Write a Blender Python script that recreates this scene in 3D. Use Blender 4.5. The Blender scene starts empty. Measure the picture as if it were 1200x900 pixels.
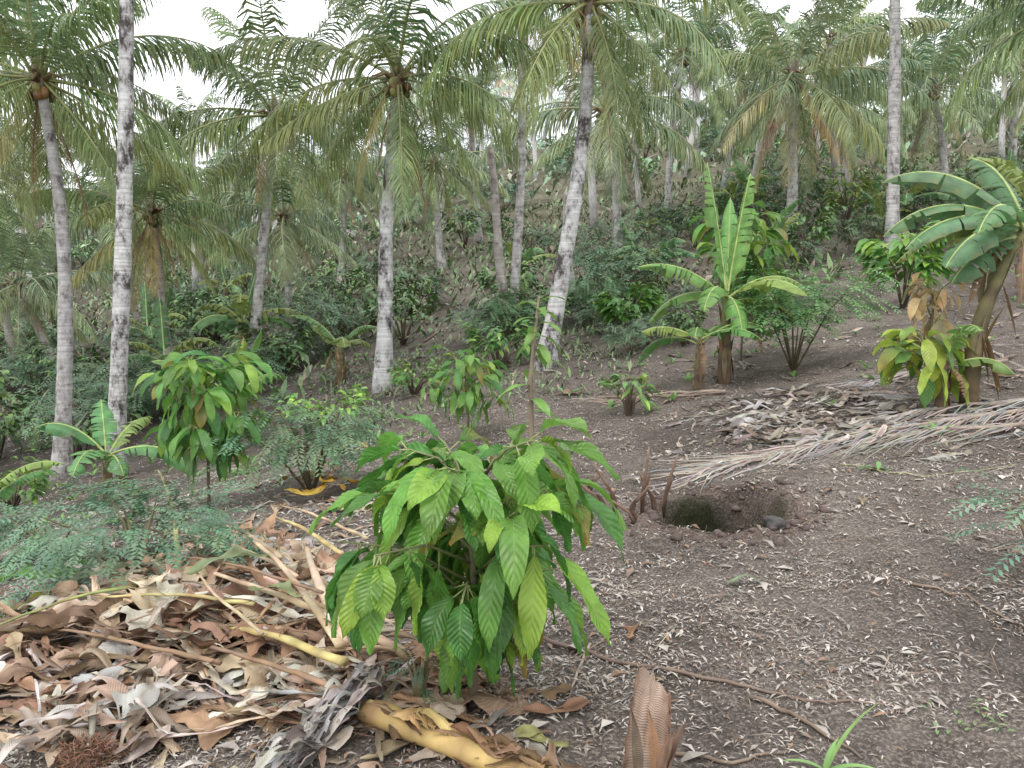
import bpy, math, random, bmesh
import numpy as np
from mathutils import Vector, Matrix
random.seed(7)
R=random.random
def U(a,b): return a+(b-a)*random.random()
Z=Vector((0,0,1))
scene=bpy.context.scene
# ------------------------------------------------------------------ camera
F=933.0; PITCH=math.radians(7.3); CH=1.6
cam=bpy.data.cameras.new("camera"); cam.lens=28; cam.sensor_width=36; cam.clip_end=2000; cam.clip_start=0.05
co=bpy.data.objects.new("camera",cam); co.location=(0,0,CH); co.rotation_euler=(math.radians(90)-PITCH,0,0)
scene.collection.objects.link(co); scene.camera=co
scene.view_settings.view_transform='Standard'; scene.view_settings.look='None'; scene.view_settings.exposure=0
# ------------------------------------------------------------------ terrain heights
cols=np.array([-400,0,300,600,900,1200,1600],float)
ys=np.array([1.5,2.5,4,6,8,12,20,35,60,100,160,300,600],float)
ZT=np.array([
[-.1,-.05,0,0,0,.03,.08],
[-.15,-.1,-.03,0,.02,.05,.1],
[-.3,-.2,-.08,0,.08,.15,.25],
[-.8,-.5,-.2,.03,.22,.38,.5],
[-1.3,-.9,-.4,.1,.37,.65,.8],
[-2,-1.6,-.8,.25,.70,1.25,1.5],
[-2.2,-1.7,-.5,.85,1.8,2.6,3.2],
[-2.5,-1.0,1.2,3.2,4.8,5.6,6],
[0,2,5,8.6,11.2,12.3,13],
[8,10,13,17.5,21,22,23],
[14,17,20,24,27,28,29],
[20,24,27,28,30,32,34],
[10,10,10,10,10,10,10]],float)
ND=160
uu=np.linspace(-400,1600,ND); ll=np.linspace(math.log(1.5),math.log(600),ND)
T1=np.array([np.interp(uu,cols,r) for r in ZT])
T2=np.array([np.interp(ll,np.log(ys),T1[:,k]) for k in range(ND)]).T
def blur(a,n):
    k=np.hanning(n+2)[1:-1]; k/=k.sum()
    p=np.pad(a,((n//2,n//2),(0,0)),'edge'); a=np.array([np.convolve(p[:,i],k,'valid') for i in range(a.shape[1])]).T
    p=np.pad(a,((0,0),(n//2,n//2)),'edge'); return np.array([np.convolve(p[i],k,'valid') for i in range(a.shape[0])])
TD=blur(T2,9)
def hsh(i,j,s):
    n=(i.astype(np.int64)*374761393+j.astype(np.int64)*668265263+s*1442695041)&0x7fffffff
    n=((n^(n>>13))*1274126177)&0x7fffffff
    n=n^(n>>16)
    return (n&0xffff)/65535.0
def vn(x,y,s=0):
    x=np.asarray(x,float);y=np.asarray(y,float)
    i=np.floor(x);j=np.floor(y);fx=x-i;fy=y-j
    fx=fx*fx*(3-2*fx);fy=fy*fy*(3-2*fy)
    a=hsh(i,j,s);b=hsh(i+1,j,s);c=hsh(i,j+1,s);d=hsh(i+1,j+1,s)
    return (a*(1-fx)+b*fx)*(1-fy)+(c*(1-fx)+d*fx)*fy-.5
PITX,PITY=1.36,5.0
PRX,PRY=.42,.40
def H(x,y):
    x=np.asarray(x,float);y=np.asarray(y,float)
    yy=np.clip(y,2.5,600); u=600+F*x/yy
    fu=np.clip((u+400)/2000,0,.99999)*(ND-1); fl=np.clip((np.log(np.clip(y,1.5,600))-ll[0])/(ll[-1]-ll[0]),0,.99999)*(ND-1)
    i=fu.astype(int);j=fl.astype(int);a=fu-i;b=fl-j
    z=(TD[j,i]*(1-a)+TD[j,i+1]*a)*(1-b)+(TD[j+1,i]*(1-a)+TD[j+1,i+1]*a)*b
    far=np.clip(y/12,0.25,6)
    z=z+vn(x/2.3,y/2.3,1)*.22*far*.6+vn(x/.7,y/.7,2)*.08+vn(x/.22,y/.22,3)*.045+vn(x/.09,y/.09,4)*.022
    d=((x-PITX)/PRX)**2+((y-PITY)/PRY)**2
    d=d*(1+.9*vn(x/.22,y/.22,12)+.3*vn(x/.08,y/.08,13))
    s=np.clip((1.15-d)/.8,0,1); z=z-.42*s*s*(3-2*s)
    rim=np.exp(-((np.sqrt(np.abs(d))-1.3)/.2)**2); z=z+rim*.06*(.6+vn(x/.13,y/.13,9))
    return z
def h(x,y): return float(H(x,y))
def dz_at(Y,py): return Y*math.tan(math.atan((450-py)/F)-PITCH)
def at(px,py,Y):
    dz=dz_at(Y,py); dep=Y*math.cos(PITCH)-dz*math.sin(PITCH)
    return Vector(((px-600)/F*dep,Y,CH+dz))
def G(px,py,lift=0):
    Y=1.2; prev=Y
    while Y<250:
        p=at(px,py,Y)
        if p.z<=h(p.x,p.y): break
        prev=Y; Y*=1.04
    a,b=prev,Y
    for _ in range(12):
        m=(a+b)/2;p=at(px,py,m)
        if p.z<=h(p.x,p.y): b=m
        else: a=m
    p=at(px,py,b); return Vector((p.x,p.y,h(p.x,p.y)+lift))
def gy(px,Y):
    z=0
    x=(px-600)/F*Y
    for _ in range(4):
        z=h(x,Y); x=(px-600)/F*(Y*math.cos(PITCH)-(z-CH)*math.sin(PITCH))
    return Vector((x,Y,z))
# ------------------------------------------------------------------ materials
def newmat(name):
    m=bpy.data.materials.new(name); m.use_nodes=True; nt=m.node_tree; nt.nodes.clear()
    return m,nt,nt.nodes.new,nt.links.new
def foliage(name,rough=.45,tr=.3,vein=0,gain=(1,1,1),spec=.5,vscale=9.,veincol=(.42,.5,.16),bump=.006):
    m,nt,N,L=newmat(name)
    out=N('ShaderNodeOutputMaterial'); at_=N('ShaderNodeAttribute'); at_.attribute_name='Col'
    no=N('ShaderNodeTexNoise'); no.inputs['Scale'].default_value=9; no.inputs['Detail'].default_value=3
    tc=N('ShaderNodeTexCoord'); L(tc.outputs['Object'],no.inputs['Vector'])
    mr=N('ShaderNodeMapRange'); mr.inputs[1].default_value=.3; mr.inputs[2].default_value=.7; mr.inputs[3].default_value=.72; mr.inputs[4].default_value=1.28
    L(no.outputs[0],mr.inputs[0])
    mx=N('ShaderNodeMix'); mx.data_type='RGBA'; mx.blend_type='MULTIPLY'; mx.inputs[0].default_value=1
    L(at_.outputs['Color'],mx.inputs[6]); L(mr.outputs[0],mx.inputs[7])
    g=N('ShaderNodeMix'); g.data_type='RGBA'; g.blend_type='MULTIPLY'; g.inputs[0].default_value=1
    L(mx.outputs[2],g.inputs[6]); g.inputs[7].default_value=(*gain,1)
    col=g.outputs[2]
    pb=N('ShaderNodeBsdfPrincipled'); pb.inputs['Roughness'].default_value=rough; pb.inputs['Specular IOR Level'].default_value=spec
    if vein:
        uv=N('ShaderNodeUVMap'); sp=N('ShaderNodeSeparateXYZ'); L(uv.outputs[0],sp.inputs[0])
        def M(op,a,b=None):
            n=N('ShaderNodeMath'); n.operation=op
            for k,v in enumerate((a,b)):
                if v is None: continue
                if isinstance(v,(int,float)): n.inputs[k].default_value=v
                else: L(v,n.inputs[k])
            return n.outputs[0]
        ax=M('ABSOLUTE',M('SUBTRACT',sp.outputs[0],.5))
        ph=M('SUBTRACT',M('MULTIPLY',sp.outputs[1],vscale),M('MULTIPLY',ax,4.))
        w=M('ABSOLUTE',M('SUBTRACT',M('FRACT',ph),.5))
        v1=M('GREATER_THAN',M('SUBTRACT',.06,w),0.)
        mid=M('GREATER_THAN',.02,ax)
        vv=M('MULTIPLY',M('MAXIMUM',M('MULTIPLY',v1,.45),mid),vein)
        mv=N('ShaderNodeMix'); mv.data_type='RGBA'; L(vv,mv.inputs[0]); L(col,mv.inputs[6])
        lt=N('ShaderNodeMix'); lt.data_type='RGBA'; lt.inputs[0].default_value=.5; L(col,lt.inputs[6]); lt.inputs[7].default_value=(*veincol,1)
        L(lt.outputs[2],mv.inputs[7]); col=mv.outputs[2]
        bp=N('ShaderNodeBump'); bp.inputs['Strength'].default_value=.6; bp.inputs['Distance'].default_value=bump
        L(w,bp.inputs['Height']); L(bp.outputs[0],pb.inputs['Normal'])
    L(col,pb.inputs['Base Color'])
    if tr>0:
        t=N('ShaderNodeBsdfTranslucent'); L(col,t.inputs['Color'])
        ms=N('ShaderNodeMixShader'); ms.inputs[0].default_value=tr
        L(pb.outputs[0],ms.inputs[1]); L(t.outputs[0],ms.inputs[2]); L(ms.outputs[0],out.inputs[0])
    else: L(pb.outputs[0],out.inputs[0])
    return m
def barkmat(name,light,dark,ring=.5,patch=3.,lo=.36,hi=.50):
    m,nt,N,L=newmat(name)
    out=N('ShaderNodeOutputMaterial'); pb=N('ShaderNodeBsdfPrincipled'); pb.inputs['Roughness'].default_value=.9
    tc=N('ShaderNodeTexCoord'); mp=N('ShaderNodeMapping'); mp.inputs['Scale'].default_value=(1,1,.6); L(tc.outputs['Object'],mp.inputs[0])
    n1=N('ShaderNodeTexNoise'); n1.inputs['Scale'].default_value=patch*2.2; n1.inputs['Detail'].default_value=8; n1.inputs['Roughness'].default_value=.75; L(mp.outputs[0],n1.inputs['Vector'])
    cr=N('ShaderNodeValToRGB'); e=cr.color_ramp.elements; e[0].position=lo;e[0].color=(*dark,1); e[1].position=hi+.12;e[1].color=(*light,1)
    k=cr.color_ramp.elements.new(hi); k.color=tuple(a*.72+b*.28 for a,b in zip(light,dark))+(1,)
    L(n1.outputs[0],cr.inputs[0])
    n2=N('ShaderNodeTexNoise'); n2.inputs['Scale'].default_value=5.5; n2.inputs['Detail'].default_value=4; mp2=N('ShaderNodeMapping'); mp2.inputs['Scale'].default_value=(.35,.35,4.5); L(tc.outputs['Object'],mp2.inputs[0]); L(mp2.outputs[0],n2.inputs['Vector'])
    mr=N('ShaderNodeMapRange'); mr.inputs[1].default_value=.35; mr.inputs[2].default_value=.6; mr.inputs[3].default_value=.55; mr.inputs[4].default_value=1.08; L(n2.outputs[0],mr.inputs[0])
    mx=N('ShaderNodeMix'); mx.data_type='RGBA'; mx.blend_type='MULTIPLY'; mx.inputs[0].default_value=ring; L(cr.outputs[0],mx.inputs[6]); L(mr.outputs[0],mx.inputs[7])
    L(mx.outputs[2],pb.inputs['Base Color'])
    bp=N('ShaderNodeBump'); bp.inputs['Strength'].default_value=.7; bp.inputs['Distance'].default_value=.03; L(n2.outputs[0],bp.inputs['Height']); L(bp.outputs[0],pb.inputs['Normal'])
    L(pb.outputs[0],out.inputs[0]); return m
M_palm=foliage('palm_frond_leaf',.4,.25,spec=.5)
M_palm_mid_haze=foliage('palm_frond_leaf_mid_haze',.5,.12,gain=(1.12,1.12,1.5),spec=.4)  # bluish gain paints slight haze into the mid-distance fronds
M_palm_far_haze=foliage('palm_frond_leaf_far_haze',.6,0,gain=(1.7,1.62,3.0),spec=.3)  # distance haze painted in as a paler, bluer frond colour
M_leaf=foliage('broad_leaf',.4,.3)
M_cocoa=foliage('cocoa_leaf',.33,.38,vein=.45,vscale=11.,bump=.009)
M_banana=foliage('banana_leaf',.38,.35,vein=.12,vscale=60.)
M_fine=foliage('fine_leaf',.55,.25)
M_bush=foliage('bush_leaf',.5,0)
M_bush_far_haze=foliage('bush_leaf_far_haze',.6,0,gain=(1.6,1.5,2.2),spec=.3)  # far shrub leaves lightened towards blue, haze put into the colour
M_dry=foliage('dry_leaf',.75,.12,vein=.5,spec=.25,vscale=38.,veincol=(.14,.09,.05))
M_stem=foliage('plant_stem',.65,0.,spec=.3)
M_trunk=barkmat('palm_bark_pale',(.54,.52,.50),(.11,.095,.085))
M_trunk2=barkmat('palm_bark_mottled',(.64,.63,.61),(.06,.05,.045),patch=2.,lo=.41,hi=.52)
M_trunk3=barkmat('palm_bark_brown',(.44,.40,.37),(.14,.11,.095))
def groundmat():
    m,nt,N,L=newmat('soil_ground')
    out=N('ShaderNodeOutputMaterial'); pb=N('ShaderNodeBsdfPrincipled'); pb.inputs['Roughness'].default_value=.95; pb.inputs['Specular IOR Level'].default_value=.2
    tc=N('ShaderNodeTexCoord')
    def noise(s,d=5,r=.6):
        n=N('ShaderNodeTexNoise'); n.inputs['Scale'].default_value=s; n.inputs['Detail'].default_value=d; n.inputs['Roughness'].default_value=r; L(tc.outputs['Object'],n.inputs['Vector']); return n
    n1=noise(1.1); n2=noise(14,8,.75); n3=noise(70,4,.7)
    c1=N('ShaderNodeValToRGB'); e=c1.color_ramp.elements; e[0].position=.3;e[0].color=(.052,.045,.040,1); e[1].position=.7;e[1].color=(.145,.125,.112,1); L(n2.outputs[0],c1.inputs[0])
    c2=N('ShaderNodeValToRGB'); e=c2.color_ramp.elements; e[0].position=.48;e[0].color=(0,0,0,1); e[1].position=.62;e[1].color=(1,1,1,1); L(n3.outputs[0],c2.inputs[0])
    mx=N('ShaderNodeMix'); mx.data_type='RGBA'; L(c2.outputs[0],mx.inputs[0]); L(c1.outputs[0],mx.inputs[6]); mx.inputs[7].default_value=(.25,.22,.19,1)
    at_=N('ShaderNodeAttribute'); at_.attribute_name='Col'
    m2=N('ShaderNodeMix'); m2.data_type='RGBA'; m2.blend_type='MULTIPLY'; m2.inputs[0].default_value=1; L(mx.outputs[2],m2.inputs[6]); L(at_.outputs[0],m2.inputs[7])
    mr=N('ShaderNodeMapRange'); mr.inputs[1].default_value=.35; mr.inputs[2].default_value=.65; mr.inputs[3].default_value=.65; mr.inputs[4].default_value=1.2; L(n1.outputs[0],mr.inputs[0])
    m3=N('ShaderNodeMix'); m3.data_type='RGBA'; m3.blend_type='MULTIPLY'; m3.inputs[0].default_value=1; L(m2.outputs[2],m3.inputs[6]); L(mr.outputs[0],m3.inputs[7])
    L(m3.outputs[2],pb.inputs['Base Color'])
    b1=N('ShaderNodeBump'); b1.inputs['Strength'].default_value=.9; b1.inputs['Distance'].default_value=.03; L(n2.outputs[0],b1.inputs['Height'])
    b2=N('ShaderNodeBump'); b2.inputs['Strength'].default_value=.8; b2.inputs['Distance'].default_value=.008; L(n3.outputs[0],b2.inputs['Height']); L(b1.outputs[0],b2.inputs['Normal'])
    L(b2.outputs[0],pb.inputs['Normal']); L(pb.outputs[0],out.inputs[0]); return m
M_ground=groundmat()
# ------------------------------------------------------------------ mesh builder
class MB:
    def __init__(s): s.v=[];s.f=[];s.c=[];s.uv=[];s.m=[]
    def vt(s,p,c,uv=(0.3,0.3)):
        s.v.append((p[0],p[1],p[2])); s.c.append((c[0],c[1],c[2],1)); s.uv.append(uv); return len(s.v)-1
    def fc(s,ix,m=0): s.f.append(ix); s.m.append(m)
    def mesh(s,name,mats,smooth=True):
        me=bpy.data.meshes.new(name); me.from_pydata(s.v,[],s.f)
        for m in mats: me.materials.append(m)
        me.polygons.foreach_set('material_index',s.m)
        me.polygons.foreach_set('use_smooth',[smooth]*len(s.f))
        ca=me.color_attributes.new('Col','FLOAT_COLOR','POINT'); ca.data.foreach_set('color',np.array(s.c,'f').ravel())
        ul=me.uv_layers.new(name='UVMap'); li=np.zeros(len(me.loops),'i'); me.loops.foreach_get('vertex_index',li)
        ul.data.foreach_set('uv',np.array(s.uv,'f')[li].ravel()); me.update(); return me
    def obj(s,name,mats,parent=None,smooth=True):
        return link(name,s.mesh(name,mats,smooth),parent)
def link(name,me,parent=None):
    o=bpy.data.objects.new(name,me); scene.collection.objects.link(o)
    if parent: o.parent=parent
    return o
def vary(c,a=.15):
    k=1+U(-a,a); return (c[0]*k*(1+U(-a,a)*.5),c[1]*k,c[2]*k*(1+U(-a,a)*.5))
def lerpc(a,b,t): return tuple(x*(1-t)+y*t for x,y in zip(a,b))
def tube(mb,pts,rad,col,n=6,m=0,flat=1.):
    pts=[Vector(p) for p in pts]; prev=None; side=None
    for i,p in enumerate(pts):
        t=(pts[min(i+1,len(pts)-1)]-pts[max(i-1,0)]).normalized()
        if side is None:
            side=t.cross(Z if abs(t.z)<.9 else Vector((1,0,0))).normalized()
        else: side=(side-t*side.dot(t)).normalized()
        b=t.cross(side); r=rad[i] if hasattr(rad,'__len__') else rad
        c=col[i] if isinstance(col,list) else col
        ring=[mb.vt(p+side*math.cos(2*math.pi*k/n)*r+b*math.sin(2*math.pi*k/n)*r*flat,c,(k/n,i/len(pts))) for k in range(n)]
        if prev:
            for k in range(n): mb.fc((prev[k],prev[(k+1)%n],ring[(k+1)%n],ring[k]),m)
        else: mb.fc(tuple(reversed(ring)),m)
        prev=ring
    mb.fc(tuple(prev),m)
def leaf(mb,p,d,L,W,droop,col,nl=5,na=1,fold=.25,rip=0,roll=0,m=0,tip=None,pw=.75):
    p=Vector(p); d=Vector(d).normalized(); side=d.cross(Z)
    if side.length<.1: side=Vector((math.cos(roll*3),math.sin(roll*3),0))
    side=(Matrix.Rotation(roll,3,d)@side.normalized()); rows=[]
    ph=U(0,6); bow=U(-.3,.3)
    for i in range(nl+1):
        t=i/nl; w=W/2*max(0,math.sin(math.pi*min(1,t**pw)))**.75
        if t>.86: w*= .75
        if i==nl or i==0: w=W*.012
        nr=side.cross(d); c=lerpc(col,tip,t) if tip else col; row=[]
        for j in range(-na,na+1):
            a=j/na; off=abs(a)*w*fold
            if rip: off+=rip*math.sin(6.28*(t*11-abs(a)*2.0))*math.sin(abs(a)*2.6)*(w/W*2)+rip*1.8*math.sin(ph+t*11+a*2)*abs(a)
            row.append(mb.vt(p+side*a*w+nr*off,c,(.5+a*.5,t)))
        rows.append(row)
        p=p+d*(L/nl); d=(d+Vector((0,0,-droop/nl))+side*bow/nl).normalized(); side=(side-d*side.dot(d)).normalized()
    for i in range(nl):
        for j in range(2*na): mb.fc((rows[i][j],rows[i][j+1],rows[i+1][j+1],rows[i+1][j]),m)
# ------------------------------------------------------------------ ground mesh
tx=np.linspace(-5.3,5.3,430); gx=2.2*np.sinh(tx)
ty=np.linspace(-1.6,5.75,470); gyv=3.5+2.6*np.sinh(ty)
X,Y=np.meshgrid(gx,gyv); ZZ=H(X,Y)
mbv=np.stack([X.ravel(),Y.ravel(),ZZ.ravel()],1)
nx,ny=len(gx),len(gyv); idx=np.arange(nx*ny).reshape(ny,nx)
faces=np.stack([idx[:-1,:-1].ravel(),idx[:-1,1:].ravel(),idx[1:,1:].ravel(),idx[1:,:-1].ravel()],1)
me=bpy.data.meshes.new('ground'); me.from_pydata(mbv.tolist(),[],faces.tolist()); me.materials.append(M_ground)
me.polygons.foreach_set('use_smooth',[True]*len(faces))
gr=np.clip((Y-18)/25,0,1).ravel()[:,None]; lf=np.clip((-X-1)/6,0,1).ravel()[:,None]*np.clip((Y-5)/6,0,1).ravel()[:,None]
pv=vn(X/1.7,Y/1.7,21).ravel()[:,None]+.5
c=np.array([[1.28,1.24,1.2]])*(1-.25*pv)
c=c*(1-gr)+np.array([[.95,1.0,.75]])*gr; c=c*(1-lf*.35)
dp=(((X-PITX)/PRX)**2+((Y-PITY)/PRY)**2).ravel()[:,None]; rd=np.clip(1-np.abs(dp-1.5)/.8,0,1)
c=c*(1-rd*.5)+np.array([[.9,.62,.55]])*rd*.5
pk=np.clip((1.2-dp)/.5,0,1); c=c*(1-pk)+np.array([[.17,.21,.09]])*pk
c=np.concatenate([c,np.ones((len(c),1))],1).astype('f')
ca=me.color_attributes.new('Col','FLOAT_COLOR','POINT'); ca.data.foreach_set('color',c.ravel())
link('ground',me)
# ------------------------------------------------------------------ palms
GREEN=(.135,.205,.085); YG=(.29,.34,.12); OLD=(.42,.30,.10); DEAD=(.30,.18,.10)
def frond(mb,o,az,el,L,bend,col,nl,lw,llen,g,stemcol=(.34,.36,.15),seg=12):
    p=Vector(o); tw=U(-.7,.7); pts=[];dirs=[]
    for i in range(seg+1):
        t=i/seg; e=el-bend*(t**1.35); a=az+tw*t*.5
        d=Vector((math.cos(a)*math.cos(e),math.sin(a)*math.cos(e),math.sin(e)))
        pts.append(p.copy());dirs.append(d); p=p+d*(L/seg)
    tube(mb,pts,[L*.010*(1-.85*i/seg) for i in range(seg+1)],stemcol,4,0)
    thin=R()*.15
    for k in range(nl):
        s=.12+.88*k/nl+U(0,.012); fi=min(s,.999)*seg; i=int(fi); f=fi-i
        P=pts[i].lerp(pts[i+1],f); T=dirs[i].lerp(dirs[i+1],f).normalized()
        S=T.cross(Z)
        if S.length<.15: S=Vector((-math.sin(az),math.cos(az),0))
        S=S.normalized(); 
        ln=L*llen*(math.sin(math.pi*min(1,(s*.78+.19)))**.6)*U(.8,1.1)
        for sg in (-1,1):
            if R()<thin+.03: continue
            gg=g*U(.5,1.5)
            d1=(S*sg*U(.65,.95)+T*(.5+.6*s)+Vector((0,0,.15-gg*.5))).normalized()
            d2=(d1+Vector((0,0,-gg*1.0))).normalized(); d3=(d2+Vector((0,0,-gg*1.4))).normalized()
            w=T*lw*L*.5*U(.8,1.2)+Vector((0,0,1))*lw*L*U(-.15,.3)
            c=vary(col,.25); c2=lerpc(c,(c[0]*1.5+.01,c[1]*1.3,c[2]),.6) if R()<.5 else c
            q1=P+d1*ln*.35; q2=q1+d2*ln*.35; q3=q2+d3*ln*.3
            a0=mb.vt(P-w*.6,c);a1=mb.vt(P+w*.6,c);b0=mb.vt(q1-w,c);b1=mb.vt(q1+w,c);e0=mb.vt(q2-w*.75,c2);e1=mb.vt(q2+w*.75,c2);tq=mb.vt(q3,c2)
            mb.fc((a0,a1,b1,b0));mb.fc((b0,b1,e1,e0));mb.fc((e0,e1,tq))
def crown(seed,nf=26,nl=76,lw=.0105,yel=.15,dead=2,top=84,low=-66):
    random.seed(seed); mb=MB()
    for i in range(nf):
        t=i/(nf-1); el=math.radians(top+(low-top)*t**.95+U(-10,10)); az=i*2.39996+U(-.4,.4)
        L=(.74+.33*math.sin(math.pi*min(1,.25+t*.7)))*U(.85,1.1)
        col=lerpc(GREEN,YG,min(1,max(0,t-.35)*.8+U(0,yel+.25))); 
        if t>.8 and R()<yel*2.5: col=lerpc(YG,OLD,R())
        bend=math.radians(U(45,85) if t<.7 else U(18,45))
        frond(mb,(math.cos(az)*.03,math.sin(az)*.03,-.05*t),az,el,L,bend,vary(col,.2),nl,lw,U(.27,.34),U(.7,1.5))
    for i in range(dead):
        az=U(0,6.28); frond(mb,(0,0,-.06),az,math.radians(U(-75,-50)),U(.6,.85),math.radians(U(10,25)),vary(DEAD,.2),int(nl*.6),lw,.2,1.3,DEAD)
    for i in range(7):
        az=U(0,6.28); d=Vector((math.cos(az),math.sin(az),U(.1,.8))).normalized()
        tube(mb,[(0,0,-.06),d*.09+Vector((0,0,-.03)),d*.17+Vector((0,0,-.09))],[.02,.012,.004],(.2,.13,.06),5)
    tube(mb,[(0,0,-.16),(0,0,-.07),(0,0,.02),(0,0,.10)],[.032,.045,.04,.01],(.15,.11,.07),8)
    for i in range(9):
        az=U(0,6.28); c0=Vector((math.cos(az)*.065,math.sin(az)*.065,-.09+U(-.04,.03))); cc=vary((.2,.2,.06) if R()<.6 else (.2,.11,.04),.2)
        tube(mb,[c0+Vector((0,0,z)) for z in (-.028,-.018,0,.018,.028)],[.006,.02,.025,.019,.005],cc,7)
    return mb
CR=[crown(11+i,nf=[21,22,20,21,21,19][i],yel=[.1,.15,.1,.12,.7,.25][i],dead=[2,2,1,2,3,5][i]).mesh('palm_crown_fronds_%d'%i,[M_palm]) for i in range(6)]
CRm=[]
for cm in CR:
    k=cm.copy(); k.materials.clear(); k.materials.append(M_palm_mid_haze); CRm.append(k)
random.seed(99)
def palm(pxb,Y,pxt,pyt,wpx,rpx,var,mat=0,rot=None,bow=0.,mid=False,lean=0,cr=True,pyb=None):
    b=gy(pxb,Y) if pyb is None else G(pxb,pyb)
    Y=b.y; t=at(pxt,pyt,Y+lean); r=wpx/F*Y/2; mb=MB(); n=26; pts=[];rad=[]
    lenp=(t-b).length; bw=bow+U(-.3,.3)
    for i in range(n+1):
        s=i/n; p=b.lerp(t,s)+Vector((math.sin(s*math.pi)*bw*r*3+math.sin(s*7+pxb)*r*.18,math.sin(s*2.2)*.1,0)); 
        if i==0: p.z-=.25
        pts.append(p); rad.append(r*(1.0-.38*s+.6*math.exp(-s*lenp/.35))*(1+U(-.05,.05)))
    tube(mb,pts,rad,(1,1,1),14)
    o=mb.obj('coconut_palm',[[M_trunk,M_trunk2,M_trunk3][mat]])
    if cr:
        c=link('crown',(CRm if mid else CR)[var],o); L=rpx/F*Y*1.15
        c.location=pts[-1]; c.scale=(L,L,L); c.rotation_euler=(U(-.1,.1),U(-.1,.1),U(0,6.28) if rot is None else rot)
    return o
palm(137,11,152,-330,21,250,0,1,pyb=562)
palm(72,13,42,85,19,180,1,0,pyb=560,bow=.5)
palm(290,18,320,130,13,140,2,0)
palm(447,13,463,85,19,165,3,1,pyb=455)
palm(637,12,690,-5,21,175,0,1,pyb=432,bow=.2)
palm(592,16,573,172,13,60,0,2,cr=False)
palm(601,16,612,10,12,85,5,0)
palm(726,25,712,125,11,120,2,0,mid=True)
palm(924,24,930,85,13,125,4,0,mid=True)
palm(1047,20,1043,-250,15,190,3,0)
palm(203,18,176,245,11,115,5,2)
palm(672,20,664,225,9,70,1,2,mid=True,cr=False)
palm(519,30,510,190,9,80,3,0,mid=True)
palm(458,20,460,150,9,80,0,0,cr=False)
palm(342,22,332,250,9,90,1,0,mid=True)
palm(75,22,20,330,10,100,2,2,mid=True)
palm(22,24,-30,230,10,110,3,2,mid=True)
palm(165,26,140,240,9,100,0,2,mid=True)
palm(240,30,225,245,8,80,1,0,mid=True)
palm(400,32,405,200,8,80,2,0,mid=True)
palm(780,30,800,60,9,95,0,0,mid=True)
palm(990,28,970,110,9,100,5,0,mid=True)
palm(1110,30,1095,100,10,95,1,0,mid=True)
palm(1185,32,1190,40,10,115,0,0,mid=True)
palm(-60,15,-80,60,16,200,0,0)
palm(845,36,870,90,8,85,3,0,mid=True)
palm(560,36,548,120,8,60,3,0,mid=True)
palm(1260,18,1290,0,15,160,1,0)
def fullpalm(seed,hh,nl=22,lw=.026,mat=M_palm_far_haze,tm=M_trunk3,nf=17,L=2.7):
    mb=crown(seed,nf=nf,nl=nl,lw=lw,yel=[.15,.4][seed%2],dead=2)
    mb.v=[(x*L,y*L,z*L+hh) for x,y,z in mb.v]
    bx=U(-1.6,1.6); tube(mb,[(bx*(1-s)**2,0,hh*s-.3*(s==0)) for s in [0,.2,.4,.6,.8,1]],[.21,.17,.16,.15,.14,.12],(.3,.27,.24),8,1)
    return mb.mesh('grove_palm_%d'%seed,[mat,tm])
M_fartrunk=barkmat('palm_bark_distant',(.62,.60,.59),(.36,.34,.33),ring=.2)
FPm=[fullpalm(40+i,hh,30,.021,M_palm_mid_haze,M_fartrunk,17,2.5) for i,hh in enumerate([6.5,7.8,9,7])]
FPf=[fullpalm(50+i,hh,18,.034,M_palm_far_haze,M_fartrunk,15,2.6) for i,hh in enumerate([7,9,10.5])]
random.seed(5)
grove=link('distant_palm_grove',None)
def scatter(meshes,n,y0,y1,name,s0,s1,parent,u0=-250,u1=1450,sink=0.,mind=0,ok=None,pts=None):
    pts=[] if pts is None else pts; k=0; tries=0
    while k<n and tries<n*30:
        tries+=1
        Yd=math.sqrt(U(y0*y0,y1*y1)); px=U(u0,u1)
        if ok and not ok(px,Yd): continue
        p=gy(px,Yd)
        if mind and any((p.x-q[0])**2+(p.y-q[1])**2<mind*mind for q in pts): continue
        pts.append((p.x,p.y)); o=link(name,random.choice(meshes),parent); s=U(s0,s1)
        o.location=(p.x,p.y,p.z-sink); o.scale=(s,s,s*U(.9,1.1)); o.rotation_euler=(U(-.07,.07),U(-.07,.07),U(0,6.28)); k+=1
P=[]
sky_gap=lambda px,Y: not(60<px<370 and R()<.45)
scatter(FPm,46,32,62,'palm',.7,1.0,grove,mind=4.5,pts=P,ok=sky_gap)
scatter(FPf,140,62,140,'palm',.75,1.0,grove,mind=5.,pts=P,u0=-300,u1=1500,ok=sky_gap)
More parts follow.
